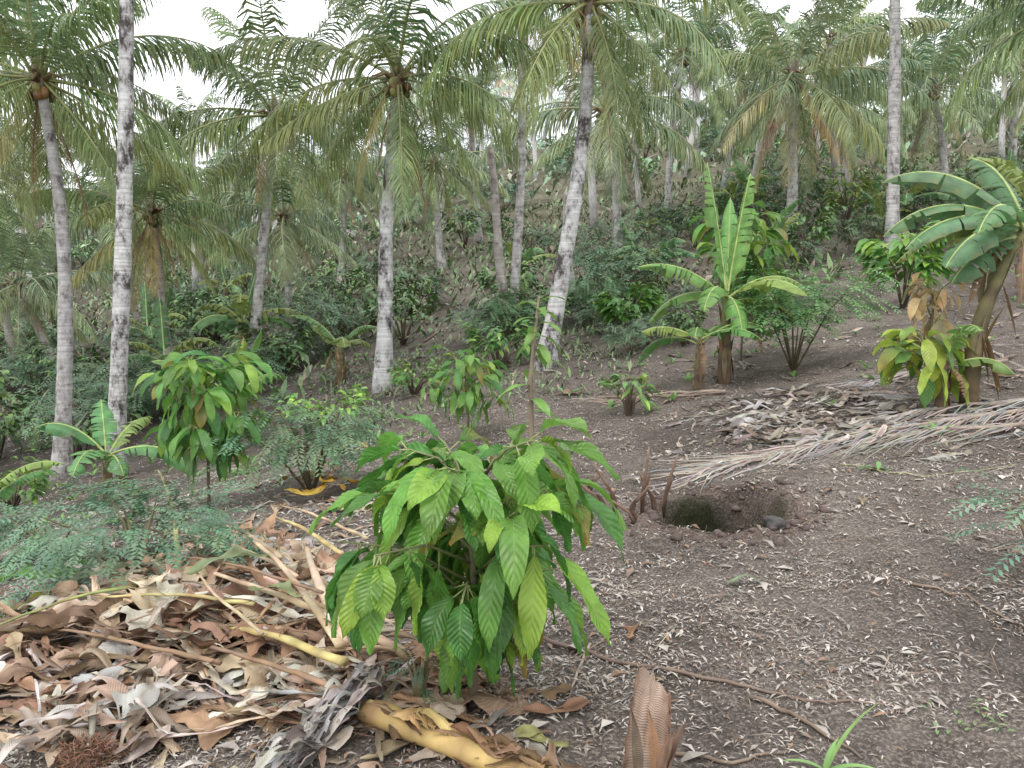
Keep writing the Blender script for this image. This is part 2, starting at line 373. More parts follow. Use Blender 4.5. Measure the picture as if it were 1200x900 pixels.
# ------------------------------------------------------------------ shrubs
def fine_shrub(seed,hh,rad,n=90,col=(.07,.14,.06),ls=.035,pairs=8,clen=.28):
    random.seed(seed); mb=MB()
    tips=[]
    for i in range(9):
        az=U(0,6.28); r=rad*U(.3,.9); top=Vector((math.cos(az)*r,math.sin(az)*r,hh*U(.55,1)))
        m1=top*.5+Vector((0,0,hh*.12)); tube(mb,[(0,0,-.05),m1,top],[.014,.01,.004],(.15,.13,.07),5,1); tips.append((m1,top))
    for i in range(n):
        a,b=random.choice(tips); s=R()**.7; p=a.lerp(b,s)+Vector((U(-1,1),U(-1,1),U(-1,1)))*rad*.22
        if p.z<.05: p.z=U(.05,.3)*hh
        az=math.atan2(p.y,p.x)+U(-1.2,1.2); d=Vector((math.cos(az),math.sin(az),U(-.3,.7))).normalized(); c=vary(col,.3)
        L=clen*U(.7,1.2); q=p.copy(); S=d.cross(Z).normalized()
        for k in range(pairs):
            q=q+d*(L/pairs); d=(d+Vector((0,0,-.09))).normalized()
            for sg in (-1,1):
                l=ls*U(.8,1.2)*(1-.4*abs(k/pairs-.5)); dd=(S*sg+d*.5+Vector((0,0,U(-.35,.1)))).normalized(); w=d*l*.30
                t=q+dd*l*1.6; mm=q+dd*l*.8
                i0=mb.vt(q,c);i1=mb.vt(mm+w,c);i2=mb.vt(t,c);i3=mb.vt(mm-w,c); mb.fc((i0,i1,i2,i3))
    return mb
def broad_shrub(seed,hh,rad,n=160,col=(.06,.12,.035),L0=.22,W0=.075,nl=4,droop=1.2,yg=.2):
    random.seed(seed); mb=MB(); br=[]
    for i in range(10):
        az=i*2.4+U(-.3,.3); r=rad*U(.35,.85); top=Vector((math.cos(az)*r,math.sin(az)*r,hh*U(.45,.95))); m1=Vector((top.x*.35,top.y*.35,top.z*.6))
        tube(mb,[(0,0,-.05),m1,top],[.02,.012,.005],(.13,.10,.07),5,1); br.append((m1,top))
    for i in range(n):
        a,b=random.choice(br); p=a.lerp(b,R()**.6)+Vector((U(-1,1),U(-1,1),U(-1,1)))*rad*.13
        az=math.atan2(p.y,p.x)+U(-1,1); d=Vector((math.cos(az),math.sin(az),U(-.5,.6)))
        c=vary(col,.25); 
        if R()<yg: c=(c[0]*1.9,c[1]*1.5,c[2]*1.1)
        leaf(mb,p,d,L0*U(.7,1.15),W0*U(.8,1.15),droop*U(.6,1.5),c,nl,1,.3,0,U(-.5,.5))
    return mb
def bananaleaf(mb,p,d,L,W,droop,col,pet=.15,tears=7,n=18,dry=0,mid=(.33,.40,.15),m=0,ms=1):
    p=Vector(p); d=Vector(d).normalized(); pts=[];ds=[];ss=[]
    side=d.cross(Z)
    if side.length<.1: side=Vector((1,0,0))
    side.normalize(); N=n
    for i in range(N+1):
        pts.append(p.copy());ds.append(d.copy());ss.append(side.copy())
        p=p+d*(L/N); d=(d+Vector((0,0,-droop/N*(i/N+.4)*1.3))).normalized(); side=(side-d*side.dot(d)).normalized()
    tube(mb,pts,[W*.045*(1-.8*i/N)+.002 for i in range(N+1)],mid,5,ms)
    i0=int(pet*N)
    for sg in (-1,1):
        tear=set(random.sample(range(i0+1,N),min(tears,N-i0-2))); phi=U(.1,.6); prev=None; ophi=phi
        for i in range(i0,N+1):
            if i in tear: 
                phi=U(.05,1.1) if not dry else U(.3,1.4); prev_new=True
            else: prev_new=False
            t=(i-i0)/(N-i0); w=W/2*(min(1,(t+.02)/.14)**.6)*(max(0,1-t**4.5))**.7*U(.93,1.03)
            nr=ss[i].cross(ds[i]); 
            if nr.z<0: nr=-nr
            def row(ph,sh=0):
                r=[]
                for q,a in enumerate((0,.4,.75,1)):
                    an=ph*a*1.0-.25*(1-a); o=ss[i]*sg*w*a*math.cos(an)-nr*w*a*math.sin(an)+ds[i]*(w*a*.22+sh*a*L/N)
                    cc=col if a<.9 or R()<.6 else lerpc(col,(.3,.22,.08),.5)
                    r.append(mb.vt(pts[i]+o,cc,(.5+a*.5,t)))
                return r
            if prev_new and prev is not None:
                cur=row(ophi,-.25)
                for k in range(3): mb.fc((prev[k],prev[k+1],cur[k+1],cur[k]),m)
                prev=row(phi,.2)
            else:
                cur=row(phi)
                if prev is not None:
                    for k in range(3): mb.fc((prev[k],prev[k+1],cur[k+1],cur[k]),m)
                prev=cur
            ophi=phi
def banana(seed,hs,nleaf,L,W,col=(.075,.17,.045),lean=(0,0),stem=(.17,.16,.07),up=.9,r=.09,azs=None,n=18,dead=1):
    random.seed(seed); mb=MB(); top=Vector((lean[0],lean[1],hs)); K=16
    pts=[top*(s/K)+Vector((0,0,-.05*(s==0)))-Vector((lean[0],lean[1],0))*(.35*math.sin(s/K*math.pi)) for s in range(K+1)]
    tube(mb,pts,[r*(1.15-.65*(s/K)**1.5)*U(.93,1.07) for s in range(K+1)],[lerpc(lerpc((.13,.085,.05),stem,min(1,s/K*1.3)),(.09,.06,.04),.8*(R()<.35)) for s in range(K+1)],10,1)
    for i in range(14):
        az=U(0,6.28); z0=U(.0,.75)*hs; q=Vector((math.cos(az),math.sin(az),0)); k=z0/hs; bp=pts[int(k*K)]
        leaf(mb,bp+q*r*.85,q*.14+Vector((lean[0]*.5,lean[1]*.5,1 if R()<.6 else -1)),U(.2,.4)*hs,.06,.1,vary((.24,.16,.09),.35),4,1,.5,m=1)
    for i in range(nleaf):
        az=azs[i][0] if azs else i*2.4+U(-.4,.4); el=azs[i][1] if azs else U(.35,1.35)*up
        d=Vector((math.cos(az)*math.cos(el),math.sin(az)*math.cos(el),math.sin(el))); k=azs[i][2] if azs else U(.75,1.1)
        c=vary(col,.2)
        if R()<.2: c=lerpc(c,(.32,.32,.06),.5)
        bananaleaf(mb,top-Vector((0,0,U(0,.1))),d,L*k,W*U(.85,1.1),U(1.0,1.9) if el<1.2 else .4,c,.2,random.randint(3,11),n)
    for i in range(dead):
        az=U(0,6.28); bananaleaf(mb,top*.92,Vector((math.cos(az)*.6,math.sin(az)*.6,-.1)),L*.55,W*.35,3,vary((.27,.18,.11),.2),.3,9,12,1,mid=(.27,.18,.1),m=2)
    return mb
BAN=[M_banana,M_stem,M_dry]
FS=[fine_shrub(60+i,1.3,1.1,150,(.10,.18,.09),.07,8,.5) for i in range(3)]; BS=[broad_shrub(70+i,1.4,1.0,240,(.095,.185,.06),.22,.085) for i in range(3)]
SH_f=[m.mesh('fine_shrub_%d'%i,[M_bush,M_stem]) for i,m in enumerate(FS)]
SH_b=[m.mesh('broad_shrub_%d'%i,[M_bush,M_stem]) for i,m in enumerate(BS)]
SH_far=[m.mesh('far_shrub_%d'%i,[M_bush_far_haze,M_stem]) for i,m in enumerate([FS[0],BS[0],BS[1]])]
SH_n=[banana(80+i,1.0,7,1.5,.42,(.11,.22,.08),n=12).mesh('banana_clump_%d'%i,BAN) for i in range(3)]
random.seed(21)
under=link('undergrowth',None)
path=lambda px,Y: not(abs(px-525-(Y-20)*1.2)<42 and Y<34)
scatter(SH_b+SH_f+SH_f+SH_n[:1],80,12.5,30,'shrub',.6,1.2,under,-250,420,ok=lambda px,Y: Y>13+max(0,(px-150))*.022)
scatter(SH_f+SH_f+SH_b+SH_n[:2],90,17,34,'shrub',.6,1.15,under,430,1400,ok=lambda px,Y: R()<.8 and path(px,Y))
scatter(SH_f+SH_b[:1],26,12,18,'shrub',.3,.6,under,560,820)
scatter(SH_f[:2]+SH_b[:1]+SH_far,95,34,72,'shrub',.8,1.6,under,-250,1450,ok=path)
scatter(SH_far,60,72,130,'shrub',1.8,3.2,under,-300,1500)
def put(mb,name,mats,p,rz=0,s=1):
    o=mb.obj(name,mats); o.location=p; o.rotation_euler=(0,0,rz); o.scale=(s,s,s); return o
put(broad_shrub(101,.95,.62,340,(.10,.23,.05),.24,.08,yg=.3),'cocoa_shrub',[M_leaf,M_stem],gy(737,13.5))
put(broad_shrub(102,1.55,.8,300,(.13,.29,.065),.36,.12,yg=.35),'cocoa_tree',[M_leaf,M_stem],gy(1058,13))
put(broad_shrub(103,1.35,.6,300,(.18,.28,.10),.18,.06,yg=.5),'leafy_shrub',[M_leaf,M_stem],gy(990,24),0,1.6)
put(fine_shrub(104,1.3,.9,400,(.16,.31,.11),.05,9,.38),'leguminous_shrub',[M_fine,M_stem],gy(930,9.6))
put(fine_shrub(105,.7,.75,230,(.14,.24,.13),.036,11,.35),'leguminous_shrub',[M_fine,M_stem],G(365,575))
put(fine_shrub(106,.55,.75,260,(.13,.24,.14),.03,12,.34),'leguminous_shrub',[M_fine,M_stem],G(165,672))
put(fine_shrub(116,.35,.4,80,(.13,.24,.14),.03,12,.3),'leguminous_shrub',[M_fine,M_stem],G(60,655))
put(fine_shrub(107,1.0,.9,200,(.13,.25,.10),.055,9,.4),'leguminous_shrub',[M_fine,M_stem],gy(590,15))
put(fine_shrub(117,.9,.8,180,(.12,.23,.10),.055,9,.4),'leguminous_shrub',[M_fine,M_stem],gy(695,16))
put(fine_shrub(108,.5,.3,34,(.13,.24,.14),.036,8,.28),'leguminous_shrub',[M_fine,M_stem],G(1225,680))
put(broad_shrub(109,.45,.3,40,(.15,.29,.08),.2,.06),'seedling_plant',[M_leaf,M_stem],G(737,487))
put(broad_shrub(110,.65,.8,220,(.20,.39,.09),.14,.055),'leafy_shrub',[M_leaf,M_stem],gy(385,10.5))
put(broad_shrub(111,.6,.6,170,(.17,.33,.09),.14,.055),'leafy_shrub',[M_leaf,M_stem],gy(485,12))
put(broad_shrub(112,.8,.7,240,(.12,.26,.08),.18,.07),'leafy_shrub',[M_leaf,M_stem],gy(585,12.5))
put(broad_shrub(113,.7,.6,180,(.14,.28,.08),.16,.06),'leafy_shrub',[M_leaf,M_stem],gy(15,9.5))
# bananas
put(banana(120,1.05,10,1.5,.32,(.17,.35,.085),azs=[(.5,1.4,1.0),(2.6,1.42,1.05),(1.3,1.25,.9),(0.1,.7,.8),(3.3,.7,.8),(4.2,.5,.7),(5.4,.6,.75),(-.3,.3,.6),(2.9,.25,.7),(4.8,-.1,.5)],r=.07),'banana_plant',BAN,gy(848,9.4))
put(banana(121,.6,6,.9,.26,(.14,.30,.08),r=.05,dead=2),'banana_plant',BAN,gy(818,9.1))
put(banana(122,1.6,11,1.4,.38,(.12,.235,.105),lean=(.45,.1),azs=[(3.2,.35,.85),(3.0,.6,.95),(2.8,.9,1.0),(1.9,1.15,.7),(3.5,.15,.75),(.3,.8,1),(5.2,.5,.8),(-.2,.2,.8),(3.8,.7,.8),(3.3,-.1,.6),(2.7,.2,.8)],r=.07,dead=2),'banana_plant',BAN,G(1135,478))
put(banana(123,.45,4,.7,.25,(.18,.30,.08),stem=(.20,.13,.08),r=.055),'banana_plant',BAN,G(1103,482))
put(banana(124,.85,6,1.1,.34,(.15,.33,.08),up=1.05,r=.065),'banana_plant',BAN,gy(275,10.5))
put(banana(125,.5,6,1.1,.32,(.13,.30,.10),r=.055),'banana_plant',BAN,gy(128,9))
put(banana(126,.7,6,1.1,.32,(.12,.25,.09)),'banana_plant',BAN,gy(400,15))
put(banana(127,.3,5,.9,.26,(.14,.32,.09),r=.05),'banana_plant',BAN,gy(-20,8))
put(banana(128,.8,7,1.3,.36,(.10,.22,.09)),'banana_plant',BAN,gy(765,18))
put(banana(130,1.2,7,1.6,.4,(.11,.23,.09)),'banana_plant',BAN,gy(1225,12))
# ------------------------------------------------------------------ cocoa saplings
def cocoa(seed,hh,rad,nb,lpb,LL,WW,col,det=(14,3),hang=1.0,young=.2,rip=.004,low=0):
    random.seed(seed); mb=MB()
    tube(mb,[(0,0,-.05),(.01,.01,hh*.3),(0,-.01,hh*.6),(.01,0,hh*.82)],[.016,.013,.011,.008],(.18,.15,.10),8,1)
    def putleaf(p,la,el,sc=1):
        d=Vector((math.cos(la)*math.cos(el),math.sin(la)*math.cos(el),math.sin(el)))
        pe=U(.03,.07); q=p+d*pe; tube(mb,[p,q],[.003,.0025],(.26,.3,.12),4,1)
        c=vary(col,.22); rr=R(); tip=(c[0]*1.1,c[1],c[2]*.9)
        if rr<young: c=(c[0]*1.8,c[1]*1.3,c[2]*1.0); tip=c
        elif rr>.72: c=(c[0]*.55,c[1]*.68,c[2]*.75); tip=c
        if rr>.94: tip=(.34,.24,.06)
        leaf(mb,q,d,LL*U(.55,1.2)*sc,WW*U(.75,1.15)*sc,hang*U(.8,2.6),c,det[0],det[1],U(.1,.45),rip,U(-.7,.7),tip=tip,pw=.92)
    for b in range(nb):
        az=b*2.39996+U(-.25,.25); s=b/(nb-1); z0=hh*(.35+.42*s); r=rad*U(.4,.85)*(1-.25*s); zt=hh*(.50+.46*s)+U(-.05,.05)
        a=Vector((0,0,z0)); e=Vector((math.cos(az)*r,math.sin(az)*r,zt)); mpt=(a+e)/2+Vector((0,0,.05*hh))
        tube(mb,[a,mpt,e],[.007,.005,.003],(.17,.18,.08),6,1)
        for k in range(lpb):
            t=U(.25,1); p=a.lerp(mpt,t*2) if t<.5 else mpt.lerp(e,t*2-1)
            la=az+(k*2.4)+U(-.3,.3); la= la if R()<.45 else az+U(-.9,.9)
            el=U(-.9,.35) if k<lpb-3 else U(.0,.7)
            if s<.5: el=U(-1.35,-.2)
            putleaf(p,la,el)
    for k in range(low):
        la=U(0,6.28); z=hh*U(.28,.6); putleaf(Vector((math.cos(la)*.04,math.sin(la)*.04,z)),la,U(-1.4,-.7))
    return mb
CO=[M_cocoa,M_stem]
put(cocoa(200,1.08,.64,19,12,.30,.088,(.15,.345,.06),(26,4),rip=.005,low=22),'cocoa_sapling',CO,G(554,826))
put(cocoa(201,1.4,.6,17,12,.29,.09,(.13,.31,.065),(12,2),low=8),'cocoa_sapling',CO,G(245,598))
put(cocoa(202,.95,.6,11,10,.26,.08,(.17,.35,.085),(8,2)),'cocoa_sapling',CO,gy(548,8.2))
put(cocoa(203,.75,.4,8,6,.36,.13,(.25,.42,.09),(10,2),young=.5),'cocoa_sapling',CO,G(1080,480))
put(cocoa(204,1.25,.3,7,8,.25,.08,(.50,.38,.2),(10,2),hang=1.8,young=0),'cocoa_sapling',CO,G(1085,473))
put(cocoa(205,2.0,.8,17,13,.34,.11,(.14,.30,.065),(6,1),rip=0),'cocoa_tree',CO,gy(868,10.5))
random.seed(8)
mb=MB(); tube(mb,[(0,0,-.05),(.03,0,.5),(.02,0,.9),(.08,0,1.5)],[.026,.02,.016,.009],(.22,.17,.12),7,1)
for i in range(12):
    az=i*2.4; leaf(mb,(.075,0,1.45-.03*i),(math.cos(az),math.sin(az),.7-.1*i),.24,.07,1.5,vary((.18,.33,.07),.2),8,2,.2,.002)
for i in range(9):
    az=i*1.7; leaf(mb,(.03,0,1.05-.1*i),(math.cos(az),math.sin(az),.1),.3,.09,1.2,vary((.18,.33,.07),.2),8,2,.2,.002)
put(mb,'tree_sapling',CO,G(618,585))
# ------------------------------------------------------------------ dry banana leaf heap
random.seed(31)
DRYC=[(.42,.29,.20),(.34,.22,.14),(.50,.38,.27),(.58,.47,.35),(.22,.14,.09),(.42,.30,.21),(.60,.55,.49),(.42,.38,.33),(.54,.42,.32),(.36,.23,.16)]
def sheet(mb,c,ang,L,W,lift,col,curl=2.,crump=.05,nl=16,na=4,m=0,rise=0,pleat=0.,tl=.3):
    s=random.randint(0,9999); ca,sa=math.cos(ang),math.sin(ang); rows=[]; bend=U(-1.2,1.2); tilt=U(-tl,tl); hc=max(.25,abs(curl*.5)); sgn=1 if curl>0 else -1
    edge=[U(.6,1.1) for _ in range(nl+1)]; wav=U(0,6); wa=U(.1,.6)*min(lift,.08)
    for i in range(nl+1):
        t=i/nl-.5; row=[]; w=W/2*(max(.08,math.sin(math.pi*(i/nl*.9+.05)))**.5)*edge[i]; a2=bend*t
        cx=c.x+ca*t*L-sa*(bend*t*t*L*.5); cy=c.y+sa*t*L+ca*(bend*t*t*L*.5)
        for j in range(-na,na+1):
            a=j/na; th=a*hc*(1+.5*math.sin(i*.8+s)); rr=w/hc
            lat=math.sin(th)*rr; up=(1-math.cos(th))*rr if sgn>0 else (math.cos(th)-math.cos(hc))*rr
            x=cx-math.sin(ang+a2)*lat*math.cos(tilt); y=cy+math.cos(ang+a2)*lat*math.cos(tilt)
            row.append((x,y,lift+up*.8+lat*math.sin(tilt)+rise*(t+.5)+wa*math.sin(wav+t*7)+pleat*(i%2)*abs(a),(.5+a*.5,i/nl)))
        rows.append(row)
    xs=np.array([[q[0] for q in r] for r in rows]);ysn=np.array([[q[1] for q in r] for r in rows]); hz=H(xs,ysn)
    nz=vn(xs/.05+s,ysn/.05,5)*crump+vn(xs/.13+s,ysn/.13,6)*crump*1.4
    I,J=np.meshgrid(np.arange(nl+1),np.linspace(-1,1,2*na+1),indexing='ij'); cv=np.clip(.45+1.5*vn(I*.45+s,J*1.6,7)+.5*(vn(I*1.7+s,J*.8,8)),0,1)
    dark=(col[0]*.5,col[1]*.45,col[2]*.4)
    base=float(hz.mean()); ids=[]
    for i in range(nl+1):
        r=[]
        for j in range(2*na+1):
            q=rows[i][j]; hh_=hz[i][j]; z=base*.4+hh_*.6+q[2]+nz[i][j]
            if z<hh_+.004: z=hh_+.004+.08*abs(z-hh_)
            r.append(mb.vt((q[0],q[1],z),lerpc(col,dark,float(cv[i][j])),q[3]))
        ids.append(r)
    for i in range(nl):
        for j in range(2*na):
            if R()<.06 and j in (0,1,2*na-2,2*na-1): continue
            mb.fc((ids[i][j],ids[i][j+1],ids[i+1][j+1],ids[i+1][j]),m)
mb=MB()
def topline(px): return 700-.30*max(0,px) if px<330 else 601+(px-330)*.9
def mound(px,py): return math.exp(-((px-270)/200)**2-((py-745)/60)**2)*.21+math.exp(-((px-60)/160)**2-((py-770)/50)**2)*.09
n=0
while n<460:
    px=U(-160,510); py=U(600,855)
    if py<topline(px)+15: continue
    if px>430 and py<760: continue
    if py>805 and px<320 and R()<.65: continue
    q=G(px,py); ang=math.atan2(.55,-1)+U(-.6,.6) if R()<.7 else U(0,3.14)
    k=mound(px,py); lift=.012+k*U(.1,1)
    if n%3: sheet(mb,q,ang,U(.25,.95),U(.012,.07),lift+.014,vary(random.choice(DRYC),.28),U(-3.5,3.5),U(.01,.035),16,3,pleat=.003)
    else: sheet(mb,q,ang,U(.35,.8),U(.10,.24),lift,vary(random.choice(DRYC),.22),U(-1.8,1.8),U(.03,.06),24,6,pleat=.008,tl=.25)
    n+=1
for px,py in [(345,575),(375,568),(400,575),(410,532),(360,590),(380,585),(430,535)]:
    sheet(mb,G(px,py),U(-.5,.5),U(.25,.45),U(.08,.14),.10,vary((.62,.40,.07),.2),U(-1.5,1.5),.04)
for i in range(60):
    px=U(-50,700);py=U(800,930); sheet(mb,G(px,py),U(0,3.1),U(.10,.28),U(.02,.09),.01,vary(random.choice(DRYC),.2),U(-2.5,2.5),.02,8,3)
for i in range(110):
    px=U(280,540);py=U(560,730); sheet(mb,G(px,py),U(0,3.1),U(.12,.35),U(.02,.09),.015,vary(random.choice(DRYC[2:4]+DRYC[6:]),.2),U(-2.5,2.5),.025,8,3)
mb.obj('dry_banana_leaf_heap',[M_dry])
mb=MB()
sheet(mb,G(28,712),.1,.55,.26,.17,(.16,.35,.06),1.3,.04); sheet(mb,G(125,700),.9,.45,.13,.15,(.32,.40,.24),1.6,.02)
sheet(mb,G(272,718),.5,.42,.12,.28,(.27,.34,.17),1.4,.02); sheet(mb,G(15,735),0.3,.4,.12,.12,(.50,.47,.09),1.2,.02); sheet(mb,G(80,690),0.2,.35,.12,.15,(.15,.32,.07),1.4,.03)
sheet(mb,G(330,760),2.6,.35,.07,.29,(.32,.38,.18),1.4,.02)
mb.obj('cut_banana_leaf',[M_banana])
random.seed(12)
def rib(mb,a,b,wpx,col,la=.05,lb=.05,arch=.03,n=14,flat=.7,m=0):
    A=G(*a);B=G(*b); r=wpx/F*A.y/2; pts=[]; sx=U(-.05,.05); sk=U(-.02,.02)
    for i in range(n+1):
        t=i/n; p=A.lerp(B,t); p.z=h(p.x,p.y)*.3+(A.z*(1-t)+B.z*t)*.7+la*(1-t)+lb*t+math.sin(t*3.14)*arch+U(-.003,.003); p.x+=sx*math.sin(t*3.14); p.y+=sk*math.sin(t*5); pts.append(p)
    tube(mb,pts,[r*(1-.5*i/n)*U(.88,1.12) for i in range(n+1)],[vary(lerpc(col,(.2,.12,.06),.7*R()*(R()<.5)),.2) for _ in pts],8,m,flat)
mb=MB()
RC=(.50,.40,.18);TAN=(.46,.35,.23);BR=(.26,.17,.11)
for a,b,w,c,la,lb in [((405,812),(240,770),15,(.54,.42,.17),.13,.16),((475,785),(255,735),13,TAN,.08,.28),((400,800),(300,690),13,TAN,.16,.27),((165,740),(-20,780),6,(.24,.30,.10),.24,.16),
  ((212,692),(188,600),7,(.34,.33,.15),.16,.38),((402,792),(362,690),17,(.52,.40,.28),.14,.24),((480,790),(330,742),13,(.42,.31,.2),.07,.24),((400,660),(320,618),8,RC,.06,.08),
  ((440,850),(250,795),12,BR,.06,.14),((300,760),(120,745),7,(.48,.4,.18),.22,.2),((350,720),(180,650),7,TAN,.2,.18),((260,810),(60,770),9,BR,.12,.14),((450,770),(380,745),8,RC,.08,.14),
  ((200,760),(40,720),7,TAN,.18,.14),((430,640),(330,600),6,TAN,.05,.05),((330,690),(250,640),8,(.44,.34,.24),.18,.16),((380,760),(200,700),6,BR,.27,.24),((310,800),(230,720),6,TAN,.22,.24)]:
    rib(mb,a,b,w,c,la,lb)
mb.obj('banana_leaf_rib_pile',[M_stem])
mb=MB(); 
A=G(425,850);B=G(640,930); n=18
pts=[A.lerp(B,i/n)+Vector((0,.012*math.sin(i*.5),.055+.01*math.sin(i*.8))) for i in range(n+1)]
tube(mb,pts,[.048+.008*math.sin(i*.7)-.01*(i<1) for i in range(n+1)],[lerpc((.52,.37,.14),(.18,.10,.055),min(1,max(0,math.sin(i*1.3))*.5+R()*.5)) for i in range(n+1)],14,1,.75)
for i in range(30):
    sheet(mb,A.lerp(B,U(0,1)),math.atan2(B.y-A.y,B.x-A.x)+U(-.2,.2),U(.15,.45),U(.015,.07),.05+U(0,.04),vary([(.56,.40,.18),(.22,.13,.07),(.42,.29,.18)][i%3],.25),-2.2,.015,12,3)
mb.obj('cut_banana_stem',[M_dry,M_stem])
mb=MB()
for i in range(70):
    s=i/70; c=G(355+75*s+U(-20,20),905-80*s+U(-10,10)); ang=math.radians(U(30,80))
    sheet(mb,c,ang,U(.15,.4),U(.01,.05),.03+U(0,.10),vary(random.choice([(.42,.39,.37),(.58,.55,.52),(.28,.25,.23)]),.2),U(-2,2),.025,8,1)
for i in range(80):
    c=G(120+U(-80,70),845+U(-35,50)); sheet(mb,c,U(0,3.1),U(.12,.38),U(.015,.10),.02+U(0,.11),vary(random.choice([(.54,.48,.42),(.62,.57,.52),(.4,.3,.22)]),.2),U(-3,3),.03,9,3)
mb.obj('shredded_dry_leaf',[M_dry])
mb=MB(); b=G(757,925); random.seed(3)
rows=[]
for i in range(15):
    t=i/14; row=[]; w=.056*(1.1-.30*t**1.5)
    for j in range(-6,7):
        a=j/6; th=a*1.9*(1-.25*t); x=b.x+math.sin(th)*w*1.2+.04*t; y=b.y+.05+math.cos(th)*w+.05*t; z=b.z-.02+.35*t-.07*a*t-.035*abs(math.sin(j*1.9))*t*t
        k=abs(math.sin(j*1.7+t*3)); row.append(mb.vt((x+.004*math.sin(i*2+j),y,z),lerpc((.56,.44,.35),(.24,.12,.075),min(1,.8*abs(a)**2+.35*k)),(.5+a*.5,t)))
    rows.append(row)
for i in range(14):
    for j in range(12): mb.fc((rows[i][j],rows[i][j+1],rows[i+1][j+1],rows[i+1][j]))
for k in range(5): leaf(mb,(b.x+U(-.05,.07),b.y+U(-.01,.06),b.z),(U(-.2,.3),U(-.1,.1),1),U(.18,.30),.035,.3,vary((.36,.24,.16),.3),8,2,.7,.003)
mb.obj('dead_leaf_sheath',[M_dry])
mb=MB(); b=G(105,893); random.seed(4)
for i in range(320):
    th=U(0,6.28);ph=U(.1,1.5); q=Vector((math.cos(th)*math.cos(ph)*.10,math.sin(th)*math.cos(ph)*.08,math.sin(ph)*.06)); dd=Vector((U(-1,1),U(-1,1),U(-.2,.8))).normalized()
    tube(mb,[b+q-dd*.03,b+q+dd*.02+Vector((0,0,.006)),b+q+dd*.05],.0018,vary((.2,.11,.07),.35),3)
tube(mb,[b+Vector((0,0,z)) for z in (-.02,.0,.03,.055)],[.10,.09,.07,.03],(.11,.06,.04),12)
mb.obj('coconut_husk',[M_stem])
# ------------------------------------------------------------------ dead frond & grey litter on the right
random.seed(44); mb=MB()
def deadfrond(a,b,ll_,col,n=60,lift=.07,sp=.55):
    A=G(*a);B=G(*b); pts=[]
    for i in range(13):
        t=i/12; p=A.lerp(B,t); p.z=h(p.x,p.y)*.7+(A.z*(1-t)+B.z*t)*.3+lift*(1-t*.7)+.02*math.sin(t*3); p.y+=.10*math.sin(t*3.1); pts.append(p)
    tube(mb,pts,[.022*(1-.8*i/12) for i in range(13)],vary((.34,.28,.22),.1),7)
    for k in range(n):
        t=U(.05,.98); fi=t*12; i=int(fi); P=pts[i].lerp(pts[min(12,i+1)],fi-i); T=(pts[min(12,i+1)]-pts[i]).normalized(); S=T.cross(Z).normalized()
        sg=random.choice((-1,1)); dd=(T+S*sg*U(.05,sp)).normalized(); ln=ll_*U(.5,1.15); c=vary(col,.35); w=S*U(.003,.008); cu=U(-.3,.3)
        prev=None
        for s in range(6):
            q=P+dd*ln*s/5; dd=(dd+S*cu*.2).normalized(); z=max(h(q.x,q.y)+.01,P.z-.12*s/5+U(-.01,.02)); q=Vector((q.x,q.y,z)); ww=w*(1-s/5.6)
            r=(mb.vt(q-ww,c),mb.vt(q+ww+Vector((0,0,.006)),c))
            if prev: mb.fc((prev[0],prev[1],r[1],r[0]))
            prev=r
deadfrond((1260,482),(810,560),.7,(.34,.30,.265),170,sp=.7)
deadfrond((1290,505),(930,535),.7,(.28,.25,.22),110,sp=.7)
deadfrond((1290,470),(1000,500),.6,(.38,.35,.32),90)
deadfrond((1180,430),(1010,452),.6,(.32,.29,.27),60)
deadfrond((850,462),(700,470),.5,(.3,.24,.2),40,.03)
mb.obj('dead_palm_frond',[M_dry])
mb=MB()
for i in range(190):
    px=U(820,1080); py=U(458,525); 
    if (px-950)**2/130**2+(py-492)**2/34**2>1: continue
    sheet(mb,G(px,py),U(-.9,.9),U(.2,.55),U(.02,.09),.01+U(0,.06),vary(random.choice([(.44,.41,.38),(.34,.31,.28),(.54,.51,.47),(.25,.2,.17)]),.2),U(-2.2,2.2),.04,9,2)
for i in range(120):
    px=U(780,1200); py=U(415,540); sheet(mb,G(px,py),U(0,3.1),U(.15,.4),U(.02,.08),.01,vary(random.choice([(.38,.34,.31),(.28,.22,.17),(.45,.4,.35)]),.2),U(-2,2),.03,7,2)
for i in range(120):
    px=U(430,1200); py=U(345,470); sheet(mb,G(px,py),U(0,3.1),U(.2,.5),U(.03,.10),.01,vary(random.choice([(.38,.31,.25),(.28,.2,.15),(.42,.36,.31)]),.2),U(-2,2),.03,6,2)
mb.obj('grey_leaf_litter',[M_dry])
mb=MB(); random.seed(6)
for px,py,hh,lx in [(722,600,.34,-.12),(738,606,.24,.10),(752,600,.44,.03),(768,603,.30,-.09),(777,600,.40,.07),(745,612,.16,-.14),(708,596,.2,-.16),(690,575,.16,.1)]:
    q=G(px,py); tube(mb,[q-Vector((0,0,.03)),q+Vector((lx*.3,0,hh*.4)),q+Vector((lx,U(-.04,.04),hh*.8)),q+Vector((lx*1.3,0,hh))],[.024,.019,.015,.006],[(.09,.06,.045),(.14,.09,.065),(.19,.12,.08),(.24,.16,.11)],7,0,.6)
    leaf(mb,q,(lx*2,-.2,1),hh*.7,.04,.9,(.2,.13,.09),6,1,.6)
mb.obj('dead_stump_cluster',[M_stem])
